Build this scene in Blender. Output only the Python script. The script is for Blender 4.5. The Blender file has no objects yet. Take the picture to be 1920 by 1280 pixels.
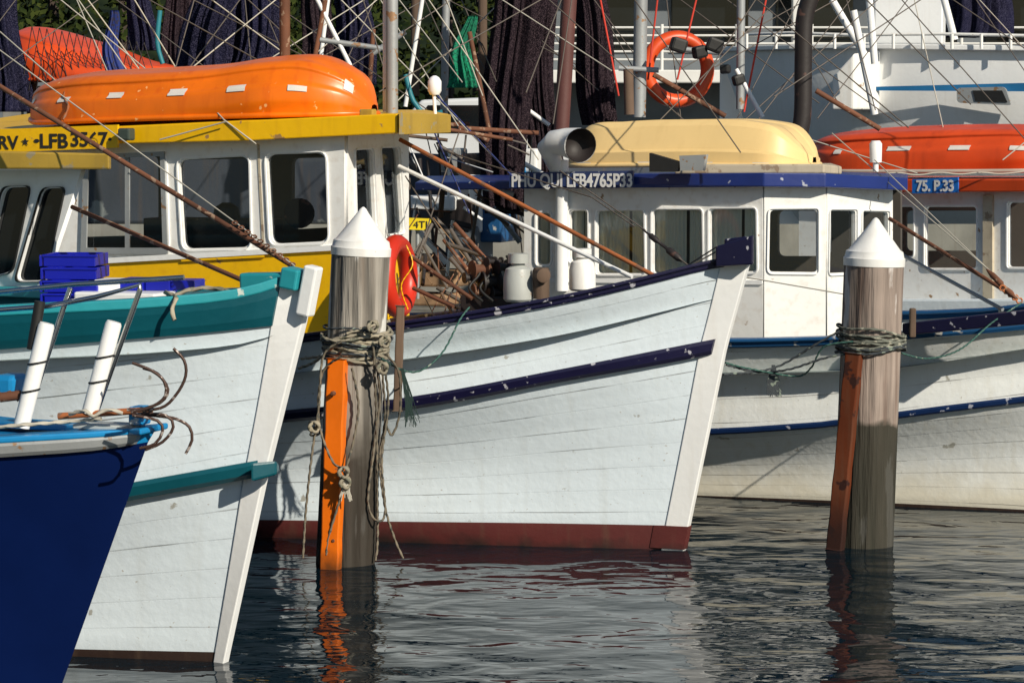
import bpy, math, random
from mathutils import Vector, Matrix
random.seed(7)
F=5333.33; H=2.7; TH=math.atan(440/F); C_=math.cos(TH); S_=math.sin(TH)
sc=bpy.context.scene; COL=sc.collection
def ray(px,py):
    u=(px-960)/F; v=(640-py)/F
    return (u, C_+v*S_, v*C_-S_)
def P(px,py,d):
    r=ray(px,py); t=d/r[1]; return Vector((r[0]*t,d,H+r[2]*t))
def G(px,py,z=0.0):
    r=ray(px,py); t=(z-H)/r[2]; return Vector((r[0]*t,r[1]*t,z))
def proj(x,y,z):
    dz=z-H; dep=y*C_-dz*S_; return 960+F*x/dep, 640-F*(y*S_+dz*C_)/dep
def zat(y,py):
    v=(640-py)/F; return H+y*(v*C_-S_)/(C_+v*S_)
def interp(c,x):
    c=sorted(c); n=len(c)
    if n==1: return c[0][1]
    sl=[(c[i+1][1]-c[i][1])/(c[i+1][0]-c[i][0]) for i in range(n-1)]
    if x<=c[0][0]: return c[0][1]-sl[0]*min(150,c[0][0]-x)
    if x>=c[-1][0]: return c[-1][1]+sl[-1]*min(150,x-c[-1][0])
    m=[sl[0]]+[(sl[i-1]+sl[i])/2 if sl[i-1]*sl[i]>0 else 0 for i in range(1,n-1)]+[sl[-1]]
    for i in range(n-1):
        if x<=c[i+1][0]:
            h=c[i+1][0]-c[i][0]; t=(x-c[i][0])/h
            return ((2*t**3-3*t*t+1)*c[i][1]+(t**3-2*t*t+t)*h*m[i]+(-2*t**3+3*t*t)*c[i+1][1]+(t**3-t*t)*h*m[i+1])
# ---------- materials
MATS={}
def mat(name,col,rough=.5,metal=0,var=.2,wear=None,wamt=.4,wscale=9,bump=.15,plank=0,streak=0,scol=(.12,.08,.05),low=None,spec=.5,wst=None,grain=0,bd=.005):
    m=bpy.data.materials.new(name); m.use_nodes=True; nt=m.node_tree; N=nt.nodes; L=nt.links
    b=N['Principled BSDF']; b.inputs['Roughness'].default_value=rough; b.inputs['Metallic'].default_value=metal
    b.inputs['Specular IOR Level'].default_value=spec
    tc=N.new('ShaderNodeTexCoord')
    def noise(scale,det=4,st=None,src='Object'):
        mp=N.new('ShaderNodeMapping'); L.new(tc.outputs[src],mp.inputs[0])
        if st: mp.inputs['Scale'].default_value=st
        n=N.new('ShaderNodeTexNoise'); n.inputs['Scale'].default_value=scale; n.inputs['Detail'].default_value=det
        L.new(mp.outputs[0],n.inputs['Vector']); return n.outputs['Fac']
    def ramp(s,a,bb):
        r=N.new('ShaderNodeMapRange'); r.inputs['From Min'].default_value=a; r.inputs['From Max'].default_value=bb
        L.new(s,r.inputs['Value']); return r.outputs[0]
    def mix(f,a,bb):
        x=N.new('ShaderNodeMix'); x.data_type='RGBA'
        if isinstance(f,float): x.inputs[0].default_value=f
        else: L.new(f,x.inputs[0])
        for s,k in ((a,6),(bb,7)):
            if isinstance(s,tuple): x.inputs[k].default_value=(*s,1)
            else: L.new(s,x.inputs[k])
        return x.outputs[2]
    def math_(op,a,bb):
        x=N.new('ShaderNodeMath'); x.operation=op
        for i,s in enumerate((a,bb)):
            if isinstance(s,(int,float)): x.inputs[i].default_value=s
            else: L.new(s,x.inputs[i])
        return x.outputs[0]
    mul=lambda a,bb: math_('MULTIPLY',a,bb)
    n1=noise(2.2); cur=mix(ramp(n1,.35,.7),tuple(c*(1-var) for c in col),tuple(min(1,c*(1+var*.25)) for c in col))
    bsrc=noise(22,3)
    if grain:
        g=noise(14,6,(1,1,.06)); cur=mix(mul(ramp(g,.42,.62),grain),cur,tuple(c*.25 for c in col)); bsrc=math_('SUBTRACT',1.0,mul(ramp(g,.4,.65),1.0))
    if streak:
        cur=mix(mul(ramp(noise(3,5,(5,5,.35)),.52,.75),streak),cur,scol)
    if wear:
        w=ramp(noise(wscale,8,wst),.62-.2*wamt,.65-.2*wamt); cur=mix(w,cur,wear)
    if plank:
        pn=noise(1,3,(.25,9,1),'UV'); cur=mix(mul(ramp(pn,.45,.7),.16),cur,tuple(c*.6 for c in col))
        sp=N.new('ShaderNodeSeparateXYZ'); L.new(tc.outputs['UV'],sp.inputs[0])
        wob=mul(noise(1,2,(.6,2.5,1),'UV'),.35)
        f=N.new('ShaderNodeMath'); f.operation='FRACT'; L.new(math_('ADD',mul(sp.outputs[1],plank),wob),f.inputs[0])
        a=ramp(f.outputs[0],.95,.985)
        br=ramp(noise(1.9,6,(.8,.8,5)),.47,.63)
        cur=mix(mul(mul(a,br),.68),cur,(.18,.17,.15))
        bsrc=math_('SUBTRACT',mul(bsrc,.5),mul(mul(a,.38),math_('ADD',br,.4)))
        sc1=ramp(noise(38,4,(1,1,1.6)),.69,.73); cur=mix(mul(sc1,.6),cur,(.34,.29,.23))
    if low:
        z0,z1,lc=low
        g=N.new('ShaderNodeNewGeometry'); sp=N.new('ShaderNodeSeparateXYZ'); L.new(g.outputs['Position'],sp.inputs[0])
        ad=N.new('ShaderNodeMath'); ad.operation='ADD'; L.new(sp.outputs[2],ad.inputs[0]); L.new(mul(noise(6,4),.25),ad.inputs[1])
        cur=mix(mul(ramp(ad.outputs[0],z1+.12,z0+.12),.92),cur,lc)
    L.new(cur,b.inputs['Base Color'])
    if bump:
        bp=N.new('ShaderNodeBump'); bp.inputs['Strength'].default_value=min(1,bump*2); bp.inputs['Distance'].default_value=bd
        L.new(bsrc,bp.inputs['Height']); L.new(bp.outputs[0],b.inputs['Normal'])
    MATS[name]=m; return m
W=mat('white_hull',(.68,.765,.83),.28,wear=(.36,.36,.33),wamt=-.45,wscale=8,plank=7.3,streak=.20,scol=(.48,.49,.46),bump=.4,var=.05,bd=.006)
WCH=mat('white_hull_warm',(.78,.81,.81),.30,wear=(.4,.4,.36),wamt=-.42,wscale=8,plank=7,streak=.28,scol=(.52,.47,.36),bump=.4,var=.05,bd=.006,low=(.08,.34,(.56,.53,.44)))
W2=mat('white_paint',(.83,.83,.81),.42,wear=(.32,.20,.11),wamt=-.32,wscale=9,streak=.28,scol=(.45,.34,.22),var=.06)
WC=mat('clean_white',(.85,.86,.86),.38,var=.04,streak=.12,scol=(.45,.36,.25))
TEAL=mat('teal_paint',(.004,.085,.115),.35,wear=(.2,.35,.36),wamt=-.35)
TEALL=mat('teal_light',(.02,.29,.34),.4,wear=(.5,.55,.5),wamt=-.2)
PURP=mat('navy_trim_paint',(.007,.006,.036),.4,wear=(.42,.42,.47),wamt=-.14,wscale=16)
NAVY=mat('navy_gloss',(.003,.011,.07),.2,bump=.05,var=.2)
BLUE=mat('blue_paint',(.012,.030,.18),.4,wear=(.4,.42,.5),wamt=-.2,wscale=14)
DBLUE=mat('dark_blue_strake',(.006,.025,.10),.4,wear=(.4,.42,.5),wamt=-.15,wscale=14)
MBLUE=mat('mid_blue_paint',(.014,.09,.24),.4,wear=(.5,.5,.48),wamt=-.05,wscale=10)
LBLUE=mat('light_blue_paint',(.010,.24,.55),.35,wear=(.5,.55,.6),wamt=.0)
REDB=mat('antifoul_red',(.11,.020,.018),.6,low=(-.02,.07,(.02,.012,.01)),streak=.3)
DARKB=mat('antifoul_dark',(.03,.015,.011),.6,streak=.3)
YEL=mat('yellow_paint',(.88,.50,.002),.38,wear=(.35,.2,.08),wamt=-.22,streak=.3,scol=(.55,.25,.01),var=.08)
MUST=mat('mustard_paint',(.45,.29,.04),.6,wear=(.3,.25,.15),wamt=.1,streak=.3)
ORA=mat('orange_fibreglass',(.90,.18,.003),.34,streak=.45,scol=(.60,.075,.003),var=.25,bump=.05,wear=(.95,.5,.2),wamt=-.3,wscale=18)
ORA2=mat('red_orange_fibreglass',(.78,.085,.015),.4,streak=.4,scol=(.38,.04,.01),var=.25,bump=.05)
ORP=mat('orange_bumper',(.90,.18,.004),.42,wear=(.3,.12,.05),wamt=-.12,streak=.3,scol=(.4,.07,.01),low=(.0,.12,(.12,.04,.01)))
ORD=mat('shaded_rust_bumper',(.13,.030,.010),.7,wear=(.035,.013,.01),wamt=.2,streak=.5,low=(.1,.4,(.025,.012,.01)),spec=.2)  # orange board gone rusty, darkened further with its shade put into the colour
CREAM=mat('cream_fibreglass',(.86,.62,.28),.42,streak=.2,scol=(.6,.4,.16),var=.1,bump=.05)
BEIGE=mat('beige_edge',(.55,.48,.36),.6,wear=(.3,.22,.15),wamt=.1,streak=.3)
RUST=mat('rusty_steel',(.17,.065,.032),.8,wear=(.28,.18,.12),wamt=.1,var=.5,wscale=20)
RUSTO=mat('rust_orange_pipe',(.42,.13,.04),.7,wear=(.2,.1,.06),wamt=.2,var=.4,wscale=12)
STEEL=mat('stainless',(.6,.6,.6),.25,1,var=.1,bump=0)
GALV=mat('galvanised',(.36,.38,.39),.55,.3,wear=(.3,.18,.1),wamt=0,wscale=15)
BLK=mat('black_rubber',(.012,.012,.012),.6)
CHAR=mat('dark_pipe',(.02,.015,.015),.6,wear=(.09,.045,.035),wamt=0)
WIRE=mat('wire_rope',(.12,.10,.085),.6,bump=0)
WIREL=mat('pale_line',(.5,.47,.40),.7,bump=0)
ROPE=mat('weathered_rope',(.36,.32,.24),.9,var=.4,wear=(.16,.16,.12),wamt=.3,wscale=25)
ROPEG=mat('green_rope',(.04,.12,.10),.9,var=.4,wear=(.2,.24,.2),wamt=.0,wscale=25)
ROPED=mat('dark_rope',(.05,.06,.07),.9,var=.4,wear=(.2,.24,.2),wamt=.1,wscale=25)
ROPER=mat('red_rope',(.6,.05,.03),.8)
WOOD=mat('weathered_wood',(.17,.11,.075),.85,var=.4,streak=.5,scol=(.06,.04,.025),grain=.5)
TIMB=mat('raw_timber',(.36,.22,.12),.8,var=.3,streak=.4)
PILE=mat('piling_wood',(.38,.35,.31),.85,var=.2,wear=(.62,.61,.58),wamt=.17,wscale=8,wst=(1,1,.16),streak=.6,scol=(.12,.085,.06),low=(.62,1.02,(.028,.023,.018)),bump=.5,grain=.85,bd=.012,spec=.15)
PILER=mat('piling_wood_pink',(.37,.30,.26),.85,var=.2,wear=(.60,.56,.54),wamt=.2,wscale=7,wst=(1,1,.18),streak=.65,scol=(.16,.09,.065),low=(.76,.81,(.030,.031,.023)),bump=.5,grain=.85,bd=.012,spec=.15)
CAP=mat('cap_white',(.86,.86,.84),.45,wear=(.4,.35,.28),wamt=-.33,var=.1,streak=.25,scol=(.5,.46,.4))
BCR=mat('crate_blue',(.006,.012,.38),.35,bump=0)
DECK=mat('deck_paint',(.2,.25,.25),.7)
NETN=mat('net_navy',(.010,.011,.032),.95,var=.6,wear=(.04,.038,.072),wamt=.5,wscale=130,bump=.4,spec=.05,bd=.012)
NETB=mat('net_brown',(.016,.011,.016),.95,var=.6,wear=(.055,.038,.046),wamt=.5,wscale=130,bump=.4,spec=.05,bd=.012)
NETG=mat('net_green',(.0,.22,.11),.9,var=.6,wear=(.0,.08,.05),wamt=.5,wscale=60,bump=.5,bd=.02)
BTARP=mat('blue_tarp',(.01,.03,.2),.7,var=.5,wear=(.02,.02,.06),wamt=.5,wscale=30)
SIGNB=mat('sign_blue',(.01,.15,.55),.5,var=.05)
INTR=mat('cabin_interior',(.08,.07,.06),.8)
CURT=mat('curtain',(.90,.86,.72),.8,var=.1)
TAPE=mat('reflective_tape',(.78,.74,.68),.4,var=.2)
TXB=mat('letter_black',(.02,.02,.02),.6,bump=0); TXW=mat('letter_white',(.88,.88,.88),.5,bump=0)
BUOY=mat('lifebuoy_red',(.60,.03,.010),.4,bump=.05)
CONC=mat('concrete',(.25,.245,.22),.85,var=.3,streak=.3)
ASPH=mat('asphalt',(.06,.06,.058),.9)
BARK=mat('bark',(.07,.05,.04),.9)
STRI=mat('stripe_blue',(.02,.18,.42),.4,bump=0)
BW=mat('building_white',(.7,.7,.68),.6,var=.08); BG=mat('building_grey',(.13,.15,.17),.6)
PLATE=mat('plate_yellow',(.85,.66,.01),.5,bump=0)
DKWIN=mat('dark_window',(.006,.008,.010),.06,bump=0)
CARW=mat('car_paint',(.6,.62,.64),.3,bump=0,var=.05)
def leafmat(n,c1,c2,s=1.0):
    m=bpy.data.materials.new(n); m.use_nodes=True; N=m.node_tree.nodes; L=m.node_tree.links; b=N['Principled BSDF']
    t=N.new('ShaderNodeTexCoord'); x=N.new('ShaderNodeTexNoise'); x.inputs['Scale'].default_value=s; x.inputs['Detail'].default_value=8; r=N.new('ShaderNodeValToRGB')
    r.color_ramp.elements[0].position=.4; r.color_ramp.elements[1].position=.7
    r.color_ramp.elements[0].color=(*c1,1); r.color_ramp.elements[1].color=(*c2,1)
    L.new(t.outputs['Object'],x.inputs['Vector']); L.new(x.outputs['Fac'],r.inputs[0]); L.new(r.outputs[0],b.inputs['Base Color']); b.inputs['Roughness'].default_value=.9; b.inputs['Specular IOR Level'].default_value=.1
    return m
LEAF=leafmat('leaves',(.006,.014,.004),(.05,.065,.013))
HILL=leafmat('hill_bush',(.004,.009,.004),(.02,.03,.01),.35)
def glass():
    m=bpy.data.materials.new('window_glass'); m.use_nodes=True; nt=m.node_tree; N=nt.nodes; L=nt.links; N.clear()
    o=N.new('ShaderNodeOutputMaterial'); mx=N.new('ShaderNodeMixShader'); g=N.new('ShaderNodeBsdfGlossy'); t=N.new('ShaderNodeBsdfTransparent')
    fr=N.new('ShaderNodeFresnel'); fr.inputs['IOR'].default_value=1.5; g.inputs['Roughness'].default_value=.03; g.inputs['Color'].default_value=(.8,.9,1,1)
    t.inputs['Color'].default_value=(.90,.93,.93,1)
    L.new(fr.outputs[0],mx.inputs[0]); L.new(t.outputs[0],mx.inputs[1]); L.new(g.outputs[0],mx.inputs[2]); L.new(mx.outputs[0],o.inputs[0]); return m
GLASS=glass()
# ---------- mesh helpers
def empty(name):
    e=bpy.data.objects.new(name,None); COL.objects.link(e); e.empty_display_size=.2; return e
def mesh(name,vs,fs,m,par=None,smooth=False,mi=None,uv=None,autos=False):
    me=bpy.data.meshes.new(name); me.from_pydata([tuple(v) for v in vs],[],fs)
    for x in (m if isinstance(m,list) else [m]): me.materials.append(x)
    if mi: me.polygons.foreach_set('material_index',mi)
    if smooth: me.polygons.foreach_set('use_smooth',[True]*len(me.polygons))
    if uv:
        ul=me.uv_layers.new()
        for l in me.loops: ul.data[l.index].uv=uv[l.vertex_index]
    me.update(); o=bpy.data.objects.new(name,me); COL.objects.link(o)
    if par: o.parent=par
    return o
def bevel(o,w=.01,s=2):
    b=o.modifiers.new('b','BEVEL'); b.width=w; b.segments=s; b.limit_method='ANGLE'; return o
def slab(name,pts,m,par,bev=.006):
    n=len(pts); vs=[P(p[0],p[1],p[3]) for p in pts]
    for i,p in enumerate(pts):
        v=vs[i].copy(); v.z=zat(p[3],p[2]); vs.append(v)
    fs=[list(range(n)),list(range(2*n-1,n-1,-1))]+[[i,i+n,(i+1)%n+n,(i+1)%n] for i in range(n)]
    o=mesh(name,vs,fs,m,par)
    if bev: bevel(o,bev)
    return o
def box(name,c,sx,sy,sz,ang,m,par,bev=.006,tilt=0):
    vs=[]; R=Matrix.Rotation(ang,3,'Z')@Matrix.Rotation(tilt,3,'Y')
    for x in(-1,1):
        for y in(-1,1):
            for z in(-1,1): vs.append(Vector(c)+R@Vector((x*sx/2,y*sy/2,z*sz/2)))
    o=mesh(name,vs,[(0,1,3,2),(4,6,7,5),(0,4,5,1),(2,3,7,6),(0,2,6,4),(1,5,7,3)],m,par)
    if bev: bevel(o,bev)
    return o
def tubes(name,paths,r,m,par,smoothp=False):
    cu=bpy.data.curves.new(name,'CURVE'); cu.dimensions='3D'; cu.bevel_depth=r; cu.bevel_resolution=3; cu.use_fill_caps=True
    for pts in paths:
        if smoothp and len(pts)>2:
            s=cu.splines.new('NURBS'); s.points.add(len(pts)-1); s.use_endpoint_u=True; s.order_u=3; s.resolution_u=6
        else:
            s=cu.splines.new('POLY'); s.points.add(len(pts)-1)
        for i,p in enumerate(pts): s.points[i].co=(*p,1)
    cu.materials.append(m); o=bpy.data.objects.new(name,cu); COL.objects.link(o); o.parent=par; return o
def catmull(pts,step=.012):
    pts=[Vector(p) for p in pts]; out=[]
    for i in range(len(pts)-1):
        p0=pts[max(0,i-1)];p1=pts[i];p2=pts[i+1];p3=pts[min(len(pts)-1,i+2)]
        n=max(2,int((p2-p1).length/step))
        for k in range(n):
            t=k/n; out.append(.5*((2*p1)+(p2-p0)*t+(2*p0-5*p1+4*p2-p3)*t*t+(3*p1-p0-3*p2+p3)*t**3))
    out.append(pts[-1]); return out
def ropes(name,paths,r,m,par,step=.014):
    vs=[];fs=[];K=9
    for pts in paths:
        c=catmull(pts,step); base=len(vs); up=Vector((.3,.9,.2)).normalized(); s=0
        for i,p in enumerate(c):
            t=(c[min(i+1,len(c)-1)]-c[max(i-1,0)])
            if t.length<1e-6: t=Vector((0,0,1))
            t.normalize(); up=(up-t*up.dot(t))
            if up.length<1e-4: up=t.orthogonal()
            up.normalize(); w=t.cross(up)
            if i: s+=(p-c[i-1]).length
            tw=s/(r*7)*2*math.pi/1.0
            for k in range(K):
                a=2*math.pi*k/K; rr=r*(.82+.22*math.cos(3*(a)))
                b=a+tw/3
                vs.append(p+up*rr*math.cos(b)+w*rr*math.sin(b))
        for i in range(len(c)-1):
            for k in range(K):
                a=base+i*K+k; b=base+i*K+(k+1)%K; fs.append((a,b,b+K,a+K))
    return mesh(name,vs,fs,m,par,True)
def px_path(l,d):
    return [P(p[0],p[1],p[2] if len(p)>2 else d) for p in l]
def lathe(name,axis0,axis1,prof,m,par,K=28,sm=True,wob=0):
    a=Vector(axis0);b=Vector(axis1); t=(b-a).normalized(); u=t.orthogonal().normalized(); w=t.cross(u); vs=[];fs=[]
    for i,(s,r) in enumerate(prof):
        for k in range(K):
            an=2*math.pi*k/K; rr=r*(1+wob*math.sin(5*an+1.3)+wob*.6*math.sin(11*an+s*2))
            vs.append(a.lerp(b,s)+u*rr*math.cos(an)+w*rr*math.sin(an))
    for i in range(len(prof)-1):
        for k in range(K): fs.append((i*K+k,i*K+(k+1)%K,(i+1)*K+(k+1)%K,(i+1)*K+k))
    fs.append(list(range(K))[::-1]); fs.append([(len(prof)-1)*K+k for k in range(K)])
    o=mesh(name,vs,fs,m,par,sm)
    if sm:
        e=o.modifiers.new('e','EDGE_SPLIT'); e.split_angle=math.radians(40)
    return o
# ---------- hull
TS=[0,.04,.1,.18,.28,.4,.55,.72,.9,1.1,1.35,1.6,1.9,2.2,2.6,3,3.5,4,4.6,5.3,6,7,8,9]
def hull(par,S0,phi,rows,mats,subs,deckdrop=.22,deckmat=None,stem=None,stemw=(.13,.13),L=9,caps=[],proud=.05):
    aft=Vector((-math.cos(phi),math.sin(phi),0)); st=Vector((-math.sin(phi),-math.cos(phi),0)); S0=Vector(S0)
    ts=[t for t in TS if t<=L]
    grid=[]
    for r in rows:
        if 'z' in r: a0=r['a0']; z0=r['z']
        else:
            d=Vector(ray(*r['stem'])); o=Vector((0,0,H)); k=(S0-o).dot(st)/d.dot(st); q=o+d*k; a0=(q-S0).dot(aft); z0=q.z
        line=[]
        for t in ts:
            b=r['B']*(1-math.exp(-t/r['L'])); p=S0+aft*(a0+t)+st*b
            if 'z' in r: z=r['z']
            elif t==0: z=z0
            else:
                z=z0
                for _ in range(4):
                    qx,_y=proj(p.x,p.y,z); z=zat(p.y,interp(r['c']+[r['stem']],qx))
            line.append((a0+t,b,z))
        grid.append(line)
    def pt(q,side=1,db=0,da=0,dz=0): return S0+aft*(q[0]+da)+st*((q[1]+db)*side)+Vector((0,0,q[2]+dz))
    ex=[];mi=[];vv=[];v=0
    for r in range(len(grid)-1):
        n=subs[r]; hh=abs(grid[r][5][2]-grid[r+1][5][2])
        for k in range(n):
            g=k/n; cc=.10*math.sin(math.pi*g) if n>3 else 0
            ex.append([tuple(x*(1-g)+y*g - (cc*min(1,ts[i]/1.5) if j==1 else 0) for j,(x,y) in enumerate(zip(A,B))) for i,(A,B) in enumerate(zip(grid[r],grid[r+1]))])
            mi.append(r); vv.append(v+hh*g)
        v+=hh
    ex.append(grid[-1]); vv.append(v)
    n=len(ts); vs=[];uv=[];fs=[];fm=[]
    for side in(1,-1):
        base=len(vs)
        for j,l in enumerate(ex):
            for i,q in enumerate(l): vs.append(pt(q,side)); uv.append((ts[i],vv[j]))
        for j in range(len(ex)-1):
            for i in range(n-1):
                a=base+j*n+i; f=(a,a+1,a+n+1,a+n); fs.append(f if side==1 else f[::-1]); fm.append(mi[j])
    ms=[];ids=[]
    for mm in mats:
        if mm not in ms: ms.append(mm)
        ids.append(ms.index(mm))
    mesh('hull',vs,fs,ms,par,True,[ids[k] for k in fm],uv)
    E=len(ts)-1
    tv=[pt(l[E],1) for l in ex]+[pt(l[E],-1) for l in reversed(ex)]; mesh('transom',tv,[list(range(len(tv)))],mats[1],par)
    top=grid[0]; vs=[];fs=[]
    for i in range(n):
        q=top[i]; b=max(0,q[1]-.03); vs+= [pt((q[0],b,q[2]-deckdrop)),pt((q[0],b,q[2]-deckdrop),-1)]
    for i in range(n-1): fs.append((2*i,2*i+1,2*i+3,2*i+2))
    mesh('deck',vs,fs,deckmat or DECK,par)
    if stem:
        vs=[];fs=[];m=len(ex)
        def at(l,w):
            for i in range(len(ts)-1):
                if ts[i+1]>=w:
                    g=(w-ts[i])/(ts[i+1]-ts[i]); return [l[i][k]*(1-g)+l[i+1][k]*g for k in range(3)]
        for j,l in enumerate(ex):
            q=l[0]; g=min(1,max(0,(ex[0][0][2]-q[2])/(ex[0][0][2]))); qq=at(l,stemw[0]*(1-g)+stemw[1]*g); z=q[2]
            vs+=[S0+aft*(q[0]-proud)+st*.03+Vector((0,0,z)),S0+aft*(qq[0])+st*(qq[1]+.010)+Vector((0,0,qq[2])),
                 S0+aft*(qq[0])-st*(qq[1]+.010)+Vector((0,0,qq[2])),S0+aft*(q[0]-proud)-st*.03+Vector((0,0,z))]
        for j in range(m-1):
            for k in range(4): a=4*j+k;b=4*j+(k+1)%4; fs.append((a,b,b+4,a+4))
        fs.append((0,1,2,3)); bevel(mesh('stem_post',vs,fs,stem,par),.006)
    for (r0,r1,pr,m,i0,i1,nm) in caps:
        for side in (1,-1):
            vs=[];fs=[];idx=list(range(i0,min(i1,n)))
            for i in idx:
                A=grid[r0][i];B=grid[r1][i]; k=0 if i==0 else pr
                vs+=[pt(A,side,-.03),pt(A,side,k*.8),pt((A[0]*.75+B[0]*.25,A[1]*.75+B[1]*.25,A[2]*.75+B[2]*.25),side,k),pt((A[0]*.25+B[0]*.75,A[1]*.25+B[1]*.75,A[2]*.25+B[2]*.75),side,k),pt(B,side,k*.7),pt(B,side,-.03)]
            for j in range(len(idx)-1):
                for k in range(6): a=6*j+k;b=6*j+(k+1)%6; fs.append((a,b,b+6,a+6))
            fs+=[(5,4,3,2,1,0),tuple(6*(len(idx)-1)+k for k in range(6))]
            mesh(nm,vs,fs,m,par)
    return grid,pt
def caprail(grid,pt,m,par,w=.10,h=.045,i0=0,out=.03,nm='cap_rail'):
    for side in(1,-1):
        vs=[];fs=[];L=grid[0][i0:]
        for q in L:
            vs+=[pt(q,side,out,0,-.004),pt(q,side,out,0,h),pt(q,side,out-w,0,h),pt(q,side,out-w,0,-.004)]
        for j in range(len(L)-1):
            for k in range(4): a=4*j+k;b=4*j+(k+1)%4; fs.append((a,b,b+4,a+4))
        fs+=[(3,2,1,0)]; bevel(mesh(nm,vs,fs,m,par),.008)
# ---------- facets
def roundpoly(p,r):
    n=len(p);out=[]
    for i in range(n):
        a=Vector(p[i-1]);b=Vector(p[i]);c=Vector(p[(i+1)%n]); d1=(a-b);d2=(c-b); k=min(r,d1.length*.45,d2.length*.45)
        s=b+d1.normalized()*k; e=b+d2.normalized()*k
        for t in [0,.2,.4,.6,.8,1]: out.append((1-t)**2*s+2*t*(1-t)*b+t*t*e)
    return out
class Plane:
    def __init__(s,a,b):
        A=P(a[0],400,a[1]);B=P(b[0],400,b[1]); s.A=Vector((A.x,A.y,0)); s.u=Vector((B.x-A.x,B.y-A.y,0)).normalized(); s.n=s.u.cross(Vector((0,0,1)))
    def uv(s,px,py):
        d=Vector(ray(px,py)); o=Vector((0,0,H)); t=(s.A-o).dot(s.n)/d.dot(s.n); q=o+d*t; return Vector(((q-s.A).dot(s.u),q.z))
    def M(s,off=0):
        n=s.n; o=s.A+n*off
        return Matrix(((s.u.x,0,n.x,o.x),(s.u.y,0,n.y,o.y),(0,1,n.z,o.z),(0,0,0,1)))
    def shape(s,name,polys,m,par,ext=.02,off=0,bev=0):
        cu=bpy.data.curves.new(name,'CURVE'); cu.dimensions='2D'; cu.fill_mode='BOTH'; cu.extrude=ext; cu.bevel_depth=bev
        for pl in polys:
            sp=cu.splines.new('POLY'); sp.points.add(len(pl)-1); sp.use_cyclic_u=True
            for i,q in enumerate(pl): sp.points[i].co=(q[0],q[1],0,1)
        cu.materials.append(m); o=bpy.data.objects.new(name,cu); COL.objects.link(o); o.matrix_world=s.M(off); o.parent=par; return o
    def text(s,body,px,py,h,width,m,par,off=.04,font_off=.0):
        cu=bpy.data.curves.new('lettering','FONT'); cu.body=body; a=s.uv(px,py);b=s.uv(px+width,py);c=s.uv(px,py-h)
        hh=(c-a).length; cu.size=hh/.70; cu.extrude=.001; cu.offset=font_off; cu.materials.append(m)
        o=bpy.data.objects.new('lettering',cu); COL.objects.link(o); o.parent=par
        bpy.context.view_layer.update(); w=o.dimensions.x
        sl=math.atan2(b[1]-a[1],b[0]-a[0])
        o.matrix_world=s.M(off)@Matrix.Translation((a[0],a[1],0))@Matrix.Rotation(sl,4,'Z')@Matrix.Diagonal(((b-a).length/w,1,1,1)); return o
def expand(p,k):
    c=sum((Vector(q) for q in p),Vector((0,0)))/len(p); out=[]
    for q in p:
        d=Vector(q)-c; out.append(c+Vector((d[0]+math.copysign(k,d[0]),d[1]+math.copysign(k,d[1]))))
    return out
def wall(pl,name,outline,wins,m,par,r=.05,frame=None,glass=True,fw=.018,curtain=False,gm=None):
    o=[pl.uv(*q) for q in outline]; hs=[[pl.uv(*q) for q in w] for w in wins]
    pl.shape(name,[o]+[roundpoly(h,r) for h in hs],m,par,.018)
    for h in hs:
        if frame: pl.shape('window_frame',[roundpoly(expand(h,fw),r+fw),roundpoly(expand(h,-.008),max(.005,r-.008))],frame,par,.010,.022)
        if glass: pl.shape('window_pane',[roundpoly(expand(h,.004),r)],gm or GLASS,par,.0,-.006)
        if curtain:
            u0=min(q[0] for q in h);u1=max(q[0] for q in h);v0=min(q[1] for q in h);v1=max(q[1] for q in h)
            for (g0,g1) in ((-.02,.62),(.68,1.02)):
                vs=[];fs=[];n=30; a_=u0+(u1-u0)*g0; b_=u0+(u1-u0)*g1
                for i in range(n+1):
                    x=a_+(b_-a_)*i/n; y=-.035+.008*math.sin(i*1.5)+.004*math.sin(i*3.1)
                    for z in (v0-.03,v1+.02): vs.append(pl.M()@Vector((x,z,y)))
                for i in range(n): fs.append((2*i,2*i+2,2*i+3,2*i+1))
                mesh('curtain',vs,fs,CURT,par,True)
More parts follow.
